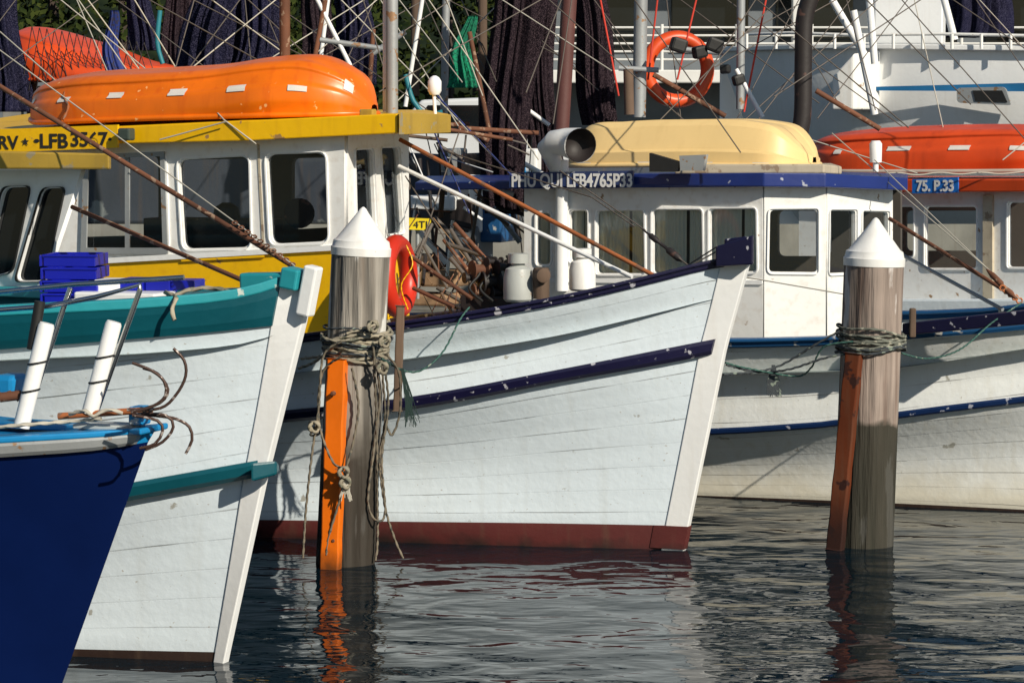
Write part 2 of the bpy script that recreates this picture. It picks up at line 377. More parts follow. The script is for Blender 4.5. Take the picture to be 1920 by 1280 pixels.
# ---------- lifeboat
def lifeboat(par,name,A,B,bot,top,hw,m,tapes,rim=None,flat=.55,ridge=.02,pw=3.0,nr=7,facet=False):
    a=P(A[0],220,A[1]);b=P(B[0],220,B[1]); ax=Vector((b.x-a.x,b.y-a.y,0)); ax.normalize(); lat=Vector((ax.y,-ax.x,0))
    if lat.y>0: lat=-lat
    FC=[(1,0),(1.0,.28),(.90,.34),(.74,.86),(.62,1.0),(.30,1.0),(.25,.96),(-.25,.96),(-.30,1.0),(-.62,1.0),(-.74,.86),(-.9,.34),(-1,.28),(-1,0)]
    def pos(s,th,off=0):
        q=a.lerp(b,s); w=hw*max(.02,(1-abs(2*s-1)**pw))**.6
        px,_=proj(q.x,q.y,2.5); zb=zat(q.y,interp(bot,px)); zt=zat(q.y,interp(top,px)); 
        c=math.cos(th);sn=math.sin(th)
        if facet:
            g=th/math.pi*(len(FC)-1); i=min(int(g),len(FC)-2); g-=i
            cy=FC[i][0]*(1-g)+FC[i+1][0]*g; cz=FC[i][1]*(1-g)+FC[i+1][1]*g
            return Vector((q.x,q.y,0))+lat*(cy*w+math.copysign(off,cy))+Vector((0,0,zb+(zt-zb)*cz))
        k=1+ridge*math.tanh(4*math.sin(th*nr+.5*math.sin(s*5)))
        y=math.copysign(abs(c)**flat,c)*w*k+math.copysign(off,c)*abs(c); z=zb+(zt-zb)*(max(0,sn)**flat)*(1+ridge*.5*math.sin(th*9)*sn)+off*sn
        return Vector((q.x,q.y,0))+lat*y+Vector((0,0,z))
    n=60;K=78;vs=[];fs=[]
    for i in range(n+1):
        for k in range(K+1): vs.append(pos(i/n,math.pi*k/K))
    for i in range(n):
        for k in range(K): q=i*(K+1)+k; fs.append((q,q+1,q+K+2,q+K+1))
    e=empty(name) if not par else par
    o=mesh('lifeboat_shell',vs,fs,m,e,True)
    if facet:
        md=o.modifiers.new('e','EDGE_SPLIT'); md.split_angle=math.radians(18)
    rimp=[pos(i/n,0)+Vector((0,0,-.005)) for i in range(n+1)]+[pos(1-i/n,math.pi)+Vector((0,0,-.005)) for i in range(n+1)]
    tubes('lifeboat_gunwale',[rimp+[rimp[0]]],.018,rim or m,e)
    for (s0,s1,t0,t1) in tapes:
        vs=[];fs=[]
        for i in range(5):
            for k in range(5): vs.append(pos(s0+(s1-s0)*i/4,t0+(t1-t0)*k/4,.007))
        for i in range(4):
            for k in range(4): q=i*5+k; fs.append((q,q+1,q+6,q+5))
        mesh('reflective_tape',vs,fs,TAPE,e,True)
    return e
def net(par,name,top,bot,r0,r1,m,K=110,seed=0,n=34):
    a=Vector(top);b=Vector(bot);rd=random.Random(seed);ph=[rd.uniform(0,6) for _ in range(8)];vs=[];fs=[]
    for i in range(n+1):
        s=i/n; r=(r0*(1-s)+r1*s)*(1+.06*math.sin(s*6+ph[6])); c=a.lerp(b,s)+Vector((.03*math.sin(s*6+ph[0]),.02*math.sin(s*5+ph[1]),0))
        for k in range(K):
            t=2*math.pi*k/K; rr=r*(1+.16*math.sin(9*t+ph[2]+s*1.2)+.12*math.sin(17*t+ph[3]-s*1.5)+.10*math.sin(3*t+ph[4]+s*2)+.07*math.sin(31*t+ph[5]+s))
            vs.append(c+Vector((rr*math.cos(t),rr*math.sin(t),0)))
    for i in range(n):
        for k in range(K): fs.append((i*K+k,i*K+(k+1)%K,(i+1)*K+(k+1)%K,(i+1)*K+k))
    fs.append(list(range(K))); fs.append([n*K+k for k in range(K)])
    return mesh(name,vs,fs,m,par,True)
def line(par,name,segs,r,m):
    return tubes(name,[[P(s[0],s[1],s[4]),P(s[2],s[3],s[5] if len(s)>5 else s[4])] for s in segs],r,m,par)
R=math.radians
# ================= BOAT A (teal trim)
A=empty('teal_trimmed_fishing_boat'); sA=G(412,1240)
gA,pA=hull(A,sA,R(22),[
 dict(stem=(575,520),c=[(460,556),(330,572),(0,590)],B=1.5,L=2.2),
 dict(stem=(559,605),c=[(400,622),(0,655)],B=1.45,L=2.4),
 dict(stem=(496,860),c=[(240,905),(0,948)],B=1.15,L=3.0),
 dict(stem=(487,893),c=[(240,938),(0,982)],B=1.10,L=3.1),
 dict(stem=(416,1222),c=[(140,1216),(0,1212)],B=.9,L=3.9),
 dict(stem=(412,1242),c=[(140,1236),(0,1230)],B=.85,L=4),
 dict(z=-.4,a0=.15,B=.6,L=4)],[TEAL,W,W,W,DARKB,DARKB],[2,8,1,10,1,1],stem=WC,stemw=(.12,.03),proud=.035,  # stem whiter than the planks: the light on its face is in the paint
 caps=[(0,1,.03,TEAL,2,30,'sheer_band'),(2,3,.07,TEAL,0,24,'rub_strake')])
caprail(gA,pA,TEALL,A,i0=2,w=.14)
slab('strake_end',[(470,868,903,13.42),(519,863,890,13.46),(523,868,886,13.54),(500,868,895,13.7)],TEAL,A,.012)
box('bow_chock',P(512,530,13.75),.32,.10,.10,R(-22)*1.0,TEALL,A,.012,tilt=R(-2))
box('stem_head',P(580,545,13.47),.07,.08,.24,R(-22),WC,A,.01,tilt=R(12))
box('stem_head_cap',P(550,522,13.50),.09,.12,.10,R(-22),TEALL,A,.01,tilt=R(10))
pl=Plane((-140,15.6),(160,15.0))
wall(pl,'wheelhouse_side',[(-140,320),(157,318),(82,540),(60,620),(-140,620)],[[(12,352),(62,350),(28,508),(-28,522)],[(82,354),(127,352),(88,525),(34,526)]],WC,A,r=.05,frame=BLK,fw=.006,gm=DKWIN)
slab('wheelhouse_roof',[(-150,280,316,15.2),(205,288,318,14.8),(208,288,318,16.5),(-150,280,310,17)],MUST,A,.01)
slab('wheelhouse_inside',[(-140,330,600,16.0),(70,330,600,15.7),(70,330,600,16.6),(-140,330,600,16.8)],INTR,A,0)
for i in range(5):
    y=592-i*24; c=P(140,y-10,14.7)
    for (dx,dy,sx,sy) in ((0,-.15,.27,.012),(0,.15,.27,.012),(-.135,0,.012,.3),(.135,0,.012,.3)):
        box('fish_crate',c+Vector((dx+.006*math.sin(i*3),dy,0)),sx,sy,.058,R(-6),BCR,A,.003)
    box('fish_crate_rim',c+Vector((0,-.157,.026)),.29,.012,.012,R(-6),BCR,A,.002)
for x in (165,205,250,300,345):
    box('fish_crate',P(x+6,538+6*math.sin(x),14.35),.13,.2,.06,R(-10),BCR if x>240 or x<180 else WC,A,.006)
box('hatch',P(240,568,14.25),.45,.3,.12,R(-20),WC,A,.01)
ropes('deck_rope',[px_path([(325,560,13.55),(310,548,13.5),(330,558,13.4),(322,580,13.35),(328,600,13.33)],13.4),
  px_path([(310,565,13.6),(350,545,13.7),(395,540,13.75),(440,548,13.7)],13.6)],.012,ROPE,A)
line(A,'boom',[(-20,150,548,498,14.9,13.62)],.013,RUST)
line(A,'lower_boom',[(135,388,470,532,14.9,13.9)],.012,RUST)
line(A,'rigging',[(-20,80,552,498,15.2,13.6)],.0035,WIREL)
lk=[]
for i in range(10):
    q=P(440+i*12,418+i*8.6,13.8-.02*i); lk.append([q+Vector((.014*math.cos(t*1.05),.006*math.sin(t*1.05+i),.008*math.sin(t*1.05)-.0)) for t in range(7)])
tubes('chain',lk,.004,RUST,A)
# ================= BOAT D
D=empty('navy_fishing_boat'); q=P(276,838,11.3); sD=Vector((q.x-.29,q.y+.10,0))
gD,pD=hull(D,sD,R(20),[
 dict(stem=(290,808),c=[(200,816),(0,828)],B=1.3,L=2.2),
 dict(stem=(278,828),c=[(200,841),(0,856)],B=1.28,L=2.2),
 dict(stem=(60,1440),c=[(-200,1440)],B=.8,L=3.4),
 dict(z=-.4,a0=.15,B=.6,L=4)],[LBLUE,NAVY,NAVY],[1,12,1],deckmat=LBLUE,deckdrop=.02,
 caps=[(0,1,.035,GALV,1,30,'rubbing_band')],L=7)
caprail(gD,pD,LBLUE,D,i0=0,w=.16,h=.022,out=.035)
box('bow_roller',P(262,778,11.3),.06,.09,.075,R(-20),LBLUE,D,.01)
box('bow_platform',P(205,798,11.35),.26,.14,.02,R(-20),mat('rope_white',(.5,.54,.54),.8,wear=(.3,.3,.3),wamt=.3),D,.006)
pr=[]
for path in ([(238,768),(300,765),(330,740),(348,705),(345,675),(325,653)],[(245,772),(285,762),(310,742),(308,715),(285,695),(248,680)],
             [(250,775),(300,780),(330,785),(355,800),(360,825),(348,850)],[(248,778),(295,788),(305,808),(290,832),(262,840)],[(250,776),(310,778),(325,800),(305,828),(272,843)],[(255,770),(300,755),(315,730),(295,700),(268,690)]):
    pr.append(catmull(px_path(path,11.15+random.uniform(-.12,.12)),.02))
tubes('anchor_prongs',pr,.0062,mat('anchor_iron',(.08,.045,.035),.5,.4,wear=(.42,.36,.33),wamt=.2,wscale=40),D)
line(D,'anchor_shank',[(110,780,285,768,11.3,11.2)],.014,RUSTO)
ropes('anchor_rope',[px_path([(130,776,11.25),(160,770,11.2),(175,780,11.2),(200,768,11.2),(230,774,11.2)],11.2),px_path([(0,800,11.2),(60,795,11.2),(130,790,11.25),(190,785,11.2)],11.2)],.009,WIREL,D)
tubes('chain',[[P(0+i*9,742+4*math.sin(i*2)+6*math.cos(t),11.3)+Vector((.012*math.sin(t),0,0)) for t in range(7)] for i in range(5)],.004,RUST,D)
tubes('handrail',[px_path([(-30,583,11.4),(90,574,11.35),(180,557,11.3),(262,534,11.25),(262,545,11.25),(176,785,11.3)],11.3),
  px_path([(-30,550,11.7),(140,533,11.6),(345,520,11.5)],11.5),px_path([(132,540,11.35),(118,580,11.35),(45,800,11.35)],11.35)],.011,STEEL,D)
for a,b in (((88,606),(40,800)),((214,603),(168,775))):
    lathe('rod_holder',P(*b,11.28),P(*a,11.28),[(0,.033),(.97,.033),(1,.028)],WC,D,20)
    for k in (.35,.62): 
        q=P(b[0]+(a[0]-b[0])*k,b[1]+(a[1]-b[1])*k,11.28); tubes('strap',[[q+Vector((.037*math.cos(t*.5),.037*math.sin(t*.5),.006*math.cos(t*.5))) for t in range(14)]],.004,BLK,D)
line(D,'fishing_reel_handle',[(75,565,60,655,11.3)],.022,BLK)
box('winch',P(20,722,11.4),.10,.14,.09,R(-20),LBLUE,D,.02); line(D,'winch_drum',[(0,745,40,740,11.3)],.02,RUST)
# ================= BOAT B
B=empty('yellow_cabin_fishing_boat'); sB=G(1276,1030)
gB,pB=hull(B,sB,R(22),[
 dict(stem=(1398,484),c=[(1340,492),(1220,521),(1050,560),(900,586),(760,606),(560,632)],B=1.25,L=2.4),
 dict(stem=(1395,497),c=[(1340,503),(1220,532),(1050,571),(900,597),(760,617),(560,643)],B=1.25,L=2.4),
 dict(stem=(1358,632),c=[(1300,643),(1060,690),(760,745),(540,768)],B=1.13,L=2.6),
 dict(stem=(1351,660),c=[(1300,671),(1060,714),(770,767),(540,790)],B=1.10,L=2.65),
 dict(stem=(1284,985),c=[(1000,980),(720,977),(480,974)],B=.98,L=3.2),
 dict(stem=(1276,1028),c=[(1000,1016),(720,1008),(480,1000)],B=.95,L=3.3),
 dict(z=-.4,a0=.12,B=.7,L=4)],[PURP,W,W,W,REDB,REDB],[1,4,1,12,1,1],stem=WC,stemw=(.13,.11),proud=.03,  # whiter stem colour carries the brightness of its lit face
 caps=[(0,1,.02,PURP,0,30,'sheer_band'),(2,3,.06,PURP,1,30,'rub_strake')])
vs=[]
for q in (gB[4],gB[5]):
    a_=q[0];c_=q[3]
    vs+=[pB(a_,1,.036,-.033),pB(c_,1,.006),pB(c_,-1,.006),pB(a_,-1,.036,-.033)]
mesh('stem_foot',vs,[(0,1,2,3),(7,6,5,4)]+[(k,(k+1)%4,4+(k+1)%4,4+k) for k in range(4)],REDB,B)
caprail(gB,pB,PURP,B,i0=0,w=.11,h=.02,out=.04)
slab('bow_chock',[(1342,462,500,17.0),(1412,441,496,16.93),(1414,441,494,17.08),(1345,462,500,17.2)],PURP,B,.008)
slab('bow_bits',[(1358,448,466,17.05),(1400,443,462,17.0),(1402,443,460,17.1),(1360,448,464,17.2)],PURP,B,.01)
ps=Plane((0,19.3),(648,18.2)); pf=Plane((648,18.2),(762,19.15))
wall(ps,'wheelhouse_side',[(-60,250),(648,244),(648,462),(-60,500)],[[(165,293),(312,287),(318,472),(160,472)],[(338,300),(468,293),(472,463),(348,466)],[(503,290),(612,287),(617,452),(512,457)]],W2,B,r=.06,frame=WC)
wall(pf,'wheelhouse_front',[(648,244),(762,240),(762,470),(648,462)],[[(660,282),(693,280),(700,425),(664,430)],[(708,278),(742,277),(752,435),(720,440)]],W2,B,r=.04,frame=WC,fw=.012)
wall(ps,'wheelhouse_lower_side',[(-60,502),(649,464),(649,640),(-60,640)],[],YEL,B)
wall(pf,'wheelhouse_lower_front',[(648,464),(763,472),(763,640),(648,640)],[],YEL,B)
ps.shape('trim_moulding',[[ps.uv(-60,498),ps.uv(650,458),ps.uv(650,468),ps.uv(-60,508)]],WC,B,.02,.02)
ps.shape('yellow_panel_band',[[ps.uv(345,478),ps.uv(500,470),ps.uv(500,482),ps.uv(345,490)]],YEL,B,.006,.03)
ps.shape('slider_bar',[[ps.uv(235,290),ps.uv(243,290),ps.uv(243,470),ps.uv(235,470)]],GALV,B,.006,.0)
ps.shape('slider_frame',[[ps.uv(163,290),ps.uv(314,284),ps.uv(320,476),ps.uv(157,476)],[ps.uv(172,298),ps.uv(306,293),ps.uv(311,464),ps.uv(168,464)]],GALV,B,.006,.036)
ps.shape('panel_joint',[[ps.uv(485,270),ps.uv(489,270),ps.uv(499,466),ps.uv(495,466)]],BEIGE,B,.004,.02)
pb=Plane((100,21.0),(762,19.2))
wall(pb,'wheelhouse_port_side',[(90,235),(762,240),(762,500),(90,520)],[[(130,295),(300,293),(300,440),(130,445)],[(340,300),(500,297),(500,435),(340,440)],[(550,297),(640,295),(640,425),(550,430)]],INTR,B,r=.05,glass=False)
box('helm_console',P(400,480,18.9),.9,.3,.5,R(-25),INTR,B); lathe('helm_seat',P(425,470,18.8),P(425,380,18.8),[(0,.09),(.6,.1),(.9,.08),(1,.03)],BLK,B,16)
lathe('helm_wheel',P(560,400,18.75),P(562,400,18.8),[(0,.10),(1,.10)],CHAR,B,20)
slab('wheelhouse_roof',[(-60,250,276,19.25),(465,226,264,18.33),(745,213,250,17.95),(842,214,247,18.75),(800,206,232,19.9),(100,206,232,21.4),(-60,230,250,21.4)],[YEL],B,.008)
slab('roof_end_board',[(748,211,253,17.92),(845,215,249,18.73),(845,215,249,18.76),(750,211,253,17.96)],MUST,B,.004)
plb=Plane((-40,19.16),(222,18.70)); plb.shape('name_board',[[plb.uv(-40,244),plb.uv(222,234),plb.uv(222,277),plb.uv(-40,288)]],YEL,B,.01,.0)
plb.text('RV',-2,279,24,38,TXB,B,.014,.003); plb.text('\u2022',64,274,20,10,TXB,B,.014)
plb.text('LFB',76,277,26,52,TXB,B,.014,.003); plb.text('3567\u00b7',134,274,26,76,TXB,B,.014,.003)
star=[(50+7.5*(1 if k%2==0 else .4)*math.sin(k*math.pi/5),266-8*(1 if k%2==0 else .4)*math.cos(k*math.pi/5)) for k in range(10)]
plb.shape('star_mark',[[plb.uv(*s) for s in star]],TXB,B,.001,.016)
box('deck_light',P(237,252,18.62),.09,.08,.08,R(-25),mat('lamp_housing',(.05,.07,.06),.4),B,.012)
lifeboat(B,'',(68,19.6),(702,18.5),[(60,219),(120,228),(300,222),(500,216),(702,211)],[(60,190),(95,160),(180,138),(330,128),(450,120),(520,109),(590,104),(640,118),(680,150),(702,196)],.45,ORA,
 [(.17,.21,.24,.34),(.33,.375,.26,.38),(.51,.56,.26,.40),(.68,.73,.26,.38),(.84,.885,.24,.34),(.955,.972,.5,.9),(.04,.06,.3,.45)],rim=ORA,flat=.66,pw=4,ridge=.035,nr=9)
tubes('lifeboat_keel',[[P(x,interp([(95,158),(180,137),(330,127),(450,119),(520,108),(590,103),(640,117)],x)+2,19.55-(x-68)/634*1.1) for x in range(100,640,20)]],.012,ORA,B)
line(B,'lifeboat_lashing',[(330,128,420,225,19.0,18.4),(420,225,480,270,18.4,18.28),(300,262,425,228,18.55,18.35)],.005,WIREL)
ropes('lashing_chain',[px_path([(130,150,19.2),(120,180,19.05),(128,200,18.95),(118,225,18.9)],18.9)],.010,RUSTO,B)
for (x,y) in ((120,222),(225,221),(345,218),(455,215),(575,214),(690,210)):
    box('lifeboat_cradle',P(x,y+2,19.4-(x-68)/634*1.1-.12),.10,.06,.05,R(-25),RUST if x%2 else MUST,B,.01)
def torus(name,c,Rr,r,nrm,m,par,sy=1):
    n=Vector(nrm).normalized();u=n.orthogonal().normalized();w=n.cross(u);vs=[];fs=[];A_=48;B_=14
    for i in range(A_):
        a=2*math.pi*i/A_;dr=u*math.cos(a)+w*math.sin(a)
        for k in range(B_): b=2*math.pi*k/B_; vs.append(Vector(c)+dr*(Rr+r*math.cos(b))+n*r*math.sin(b))
    for i in range(A_):
        for k in range(B_): fs.append((i*B_+k,((i+1)%A_)*B_+k,((i+1)%A_)*B_+(k+1)%B_,i*B_+(k+1)%B_))
    return mesh(name,vs,fs,m,par,True)
c=P(745,518,17.9); torus('lifebuoy',c,.205,.060,(.93,-.30,.05),BUOY,B)
ropes('lifebuoy_rope',[[c+Vector((.06,-.09,.2)),c+Vector((.10,-.12,.08)),c+Vector((.03,-.14,-.05)),c+Vector((.07,-.12,-.2))]],.005,YEL,B)
for (x,y,s) in ((972,565,1),(1092,545,.9)):
    q=P(x,y,17.75 if x<1000 else 18.2)
    lathe('gas_cylinder',q,q+Vector((0,0,.3*s)),[(0,.08*s),(.05,.095*s),(.5,.095*s),(.68,.08*s),(.76,.04*s),(.8,.04*s),(.8,.065*s),(1,.065*s)],mat('cylinder_grey',(.45,.47,.45),.45,wear=(.3,.2,.12),wamt=-.05) if x<1000 else W2,B,24)
lathe('mooring_bollard',P(1015,560,17.7),P(1015,502,17.7),[(0,.05),(.9,.055),(1,.045)],WOOD,B,14,wob=.04)
lathe('mooring_bollard_end',P(1015,515,17.66),P(1020,517,17.60),[(0,.045),(.9,.045),(1,.03)],WOOD,B,14)
for (x,y,r,dx) in ((915,505,.06,.10),(938,528,.07,.12),(915,545,.05,.1),(955,500,.045,.08),(900,520,.035,.1),(950,548,.045,.1),(930,490,.03,.06)):
    q=P(x,y,17.95); lathe('deck_winch',q-Vector((dx,.05,0)),q+Vector((dx*.6,.03,0)),[(0,r),(.06,r),(.08,r*.6),(.45,r*.55),(.5,r*1.05),(.58,r*1.05),(.6,r*.5),(.9,r*.45),(.92,r*.9),(1,r*.9)],RUST if y%2 else CHAR,B,18)
box('winch_bed',P(925,568,18.0),.35,.25,.10,R(-22),CHAR,B)
tubes('hoses',[catmull(px_path([(x,480,18.0),(x+15,510,17.9),(x-5,540,17.85),(x+20,565,17.8)],18),.02) for x in (885,905,950)],.009,BLK,B)
for i in range(34):
    x=random.uniform(765,905);y=random.uniform(400,560); a=random.choice([random.uniform(.9,2.2),random.uniform(.3,1.1)]); l=random.uniform(40,150); d=18.3+random.uniform(0,1.4)
    line(B,'deck_gear',[(x,y,x+l*math.cos(a),min(600,y+l*math.sin(a)),d,d-.2)],random.choice([.003,.004,.006,.010,.014]),random.choice([RUST,WOOD,WIRE,WIRE,CHAR,CHAR,TIMB]))
line(B,'boom',[(750,262,1225,516,18.5,17.35)],.014,RUSTO)
line(B,'white_boom',[(748,312,1185,519,18.7,17.6)],.014,WC)
line(B,'gaff',[(770,480,885,560,18.0,17.8),(775,540,850,575,17.9,17.7),(790,235,960,262,18.9,19.3)],.013,RUST)
line(B,'stay',[(1050,320,1210,432,17.9,17.4),(1255,470,1290,497,17.3,17.2),(840,285,1110,370,18.8,17.8),(1290,497,1345,462,17.2,17.0),(1300,495,1380,452,17.1,17.0),(1110,370,1190,425,17.8,17.5),(760,330,905,560,18.6,17.9),(860,250,770,520,19,18.2)],.0045,WIRE)
lathe('turnbuckle',P(1205,430,17.4),P(1280,490,17.25),[(0,.006),(.15,.006),(.2,.018),(.35,.018),(.4,.01),(.6,.01),(.65,.022),(.9,.022),(1,.006)],CHAR,B,10)
line(B,'mast',[(735,-160,735,215,19.2)],.042,GALV); line(B,'mast_side_pipe',[(722,-160,722,210,19.3)],.016,WC)
line(B,'derrick_post',[(534,-160,534,112,19.8)],.038,RUST)
line(B,'radar_mast',[(813,168,816,215,18.8)],.012,WC); lathe('radar_dome',P(815,178,18.8),P(815,142,18.8),[(0,.03),(.2,.045),(.7,.045),(.9,.03),(1,.01)],WC,B,16)
# ================= BOAT C
C=empty('blue_trimmed_fishing_boat')
sC=Vector((5.24,18.95,0))
gC,pC=hull(C,sC,R(24),[
 dict(stem=(2470,520),c=[(1920,592),(1690,628),(1600,634),(1370,640),(900,640)],B=1.42,L=1.0),
 dict(stem=(2460,545),c=[(1920,618),(1690,636),(1600,645),(1370,652),(900,652)],B=1.41,L=1.0),
 dict(stem=(2450,680),c=[(1920,742),(1690,770),(1560,788),(1330,803),(900,815)],B=1.25,L=1.0),
 dict(stem=(2445,695),c=[(1920,755),(1690,783),(1560,800),(1330,815),(900,828)],B=1.24,L=1.0),
 dict(stem=(2425,985),c=[(1920,955),(1700,944),(1300,928),(900,915)],B=1.0,L=1.0),
 dict(stem=(2410,1010),c=[(1920,978),(1700,967),(1300,945),(900,932)],B=.96,L=1.0),
 dict(z=-.4,a0=.2,B=.7,L=1.2)],[MBLUE,WCH,WCH,WCH,DARKB,DARKB],[1,4,1,10,1,1],stem=WC,
 caps=[(0,1,.03,MBLUE,1,30,'sheer_band'),(2,3,.03,DBLUE,1,30,'rub_strake')])
caprail(gC,pC,MBLUE,C,w=.14,h=.02,out=.05)
slab('raised_bulwark',[(1692,606,629,18.50),(1925,582,608,18.05),(1925,580,606,18.25),(1692,606,628,18.65)],PURP,C,.008)
cs=Plane((985,20.35),(1432,19.5)); c1=Plane((1432,19.5),(1547,19.55)); c2=Plane((1547,19.55),(1670,20.15))
wall(cs,'wheelhouse_side',[(985,345),(1432,345),(1432,640),(985,620)],[[(1010,400),(1034,400),(1034,495),(1010,495)],[(1072,395),(1103,395),(1103,490),(1072,490)],[(1122,396),(1208,395),(1210,512),(1122,512)],[(1227,394),(1317,394),(1319,512),(1227,512)],[(1334,393),(1418,392),(1420,508),(1334,510)]],W2,C,r=.03,frame=WC,curtain=True)
wall(c1,'wheelhouse_corner',[(1432,345),(1547,345),(1547,640),(1432,640)],[[(1443,394),(1531,393),(1531,510),(1441,509)]],W2,C,r=.03,frame=WC)
wall(c2,'wheelhouse_front',[(1547,345),(1670,350),(1670,620),(1547,640)],[[(1552,395),(1600,395),(1600,510),(1550,512)],[(1613,397),(1661,398),(1661,500),(1612,503)]],W2,C,r=.025,frame=WC)
cb=Plane((1030,22.2),(1670,20.9)); wall(cb,'wheelhouse_port_side',[(1000,335),(1690,338),(1690,600),(1000,600)],[[(1460,395),(1560,395),(1560,480),(1460,480)]],INTR,C,glass=False)
box('wheel_console',P(1500,560,20.1),.7,.3,.35,R(-10),mat('teal_seat',(.08,.25,.3),.6),C)
cs.shape('lower_moulding',[[cs.uv(985,520),cs.uv(1432,525),cs.uv(1432,533),cs.uv(985,528)]],WC,C,.012,.02)
slab('wheelhouse_roof',[(778,342,358,21.0),(960,340,354,20.3),(1190,326,348,19.82),(1432,324,350,19.36),(1548,325,351,19.40),(1702,334,357,19.95),(1702,326,345,20.9),(1500,320,340,21.8),(800,330,345,22.8)],BLUE,C,.008)
slab('roof_edge_beige',[(1265,308,326,19.75),(1545,308,325,19.45),(1578,312,327,19.75),(1560,306,322,21.0),(1265,306,322,21.4)],BEIGE,C,.01)
nb=Plane((955,20.27),(1190,19.77)); nb.shape('number_board',[[nb.uv(956,324),nb.uv(1188,320),nb.uv(1188,346),nb.uv(956,352)]],mat('board_blue',(.03,.055,.17),.5,wear=(.3,.33,.42),wamt=-.1,wscale=14),C,.008,0)
nb.text('PHU QUI LFB4765P33',960,350,24,226,TXW,C,.012,.0035)
lifeboat(C,'',(1082,20.8),(1528,19.95),[(1080,308),(1300,306),(1528,308)],[(1080,285),(1106,258),(1132,236),(1200,228),(1300,224),(1440,228),(1480,240),(1510,270),(1528,295)],.42,CREAM,
 [(.10,.17,.02,.05),(.37,.44,.02,.05),(.62,.68,.02,.05),(.84,.9,.02,.05)],flat=.42,ridge=.02,pw=9,facet=True)
cf=Plane((1220,19.6),(1330,19.45)); cf.shape('floodlight',[[cf.uv(1220,287),cf.uv(1275,303),cf.uv(1272,322),cf.uv(1220,322)]],BLK,C,.03,0); cf.shape('floodlight_box',[[cf.uv(1276,292),cf.uv(1326,290),cf.uv(1320,320),cf.uv(1278,320)]],GALV,C,.03,.0)
tubes('vent_pipe',[px_path([(1053,545,20.15),(1054,300,20.15)],20.15)],.048,WC,C)
def horn():
    pts=[(1045,318,.055),(1034,292,.065),(1028,278,.078),(1040,268,.09),(1060,267,.10),(1082,271,.118),(1088,273,.122)]
    c=[P(p[0],p[1],20.17-.05*i) for i,p in enumerate(pts)];vs=[];fs=[];K=24
    for i,p in enumerate(c):
        t=(c[min(i+1,6)]-c[max(0,i-1)]).normalized();u=Vector((0,1,0));u=(u-t*u.dot(t)).normalized();w=t.cross(u)
        for k in range(K): a=2*math.pi*k/K; vs.append(p+(u*math.cos(a)+w*math.sin(a))*pts[i][2])
    for i in range(6):
        for k in range(K): fs.append((i*K+k,i*K+(k+1)%K,(i+1)*K+(k+1)%K,(i+1)*K+k))
    mesh('vent_cowl',vs,fs,WC,C,True)
    vs2=[v for v in vs[6*K:]]; t=(c[6]-c[5]).normalized()
    vs2=[c[6]+(v-c[6])*.96 for v in vs2]+[c[6]-t*.12+(v-c[6])*.7 for v in vs2]
    f2=[(k,(k+1)%K,K+(k+1)%K,K+k) for k in range(K)]+[[K+k for k in range(K)]]
    mesh('cowl_mouth',vs2,f2,CHAR,C,True)
horn()
line(C,'boom',[(1668,410,1905,558,19.6,18.5)],.014,RUST); line(C,'white_boom',[(1640,450,1880,580,19.7,18.6)],.013,GALV)
line(C,'stay',[(1640,300,1910,560,20,18.4),(1560,250,1870,520,20.5,18.6),(1400,520,1690,570,19.2,18.5)],.004,WIREL)
lathe('turnbuckle',P(1850,505,18.6),P(1905,560,18.4),[(0,.006),(.2,.02),(.5,.02),(.55,.01),(.8,.022),(1,.006)],RUST,C,10)
tubes('rusty_shackles',[[P(1880+i*8,540+i*6,18.45)+Vector((.02*math.cos(t),.01,.018*math.sin(t))) for t in range(7)] for i in range(5)],.006,RUSTO,C)
box('cleat_post',P(1711,605,18.45),.04,.05,.19,0,WOOD,C,.008)
lathe('antenna_dome',P(1642,322,20.1),P(1642,264,20.1),[(0,.02),(.3,.02),(.3,.042),(.9,.045),(1,.03)],WC,C,16)
# ================= BOAT E
E=empty('orange_roof_fishing_boat')
es=Plane((1500,24.2),(1960,22.8))
wall(es,'wheelhouse_side',[(1500,350),(1960,350),(1960,640),(1500,640)],[[(1670,388),(1714,388),(1714,480),(1670,480)],[(1738,388),(1832,388),(1832,502),(1738,502)],[(1893,380),(1940,380),(1940,500),(1893,500)]],W2,E,r=.03,frame=WC)
es.shape('door_post',[[es.uv(1848,365),es.uv(1866,365),es.uv(1866,640),es.uv(1848,640)]],BEIGE,E,.02,.03)
eb=Plane((1500,26),(1960,24.8)); wall(eb,'wheelhouse_port_side',[(1500,345),(1990,345),(1990,560),(1500,560)],[[(1700,395),(1850,395),(1850,470),(1700,470)]],INTR,E,glass=False)
slab('wheelhouse_roof',[(1500,336,360,24.05),(1960,336,360,22.62),(1960,330,345,25),(1500,330,345,26.5)],ORA2,E,.01)
sg=Plane((1708,23.25),(1800,22.98)); sg.shape('number_board',[[sg.uv(1711,336),sg.uv(1797,332),sg.uv(1797,361),sg.uv(1711,363)]],SIGNB,E,.008); sg.text('75. P.33',1719,358,20,70,TXW,E,.012,.004)
lifeboat(E,'',(1528,24.6),(2080,23.3),[(1528,300),(1600,318),(1750,318),(2080,316)],[(1528,268),(1560,255),(1640,243),(1760,236),(1900,234),(2080,250)],.55,ORA2,
 [(.15,.18,.24,.36),(.34,.42,.27,.38),(.55,.62,.27,.38),(.75,.8,.27,.38)],rim=WIREL,flat=.6,pw=5,ridge=.035,nr=9)
slab('hull_block',[(1100,560,800,24.8),(2100,560,800,22.2),(2100,560,800,25),(1100,560,800,27.8)],W,E,.02)
line(E,'rigging',[(1520,262,1720,325,22.9,22.6),(1880,300,1930,260,22.5)],.005,WIREL)
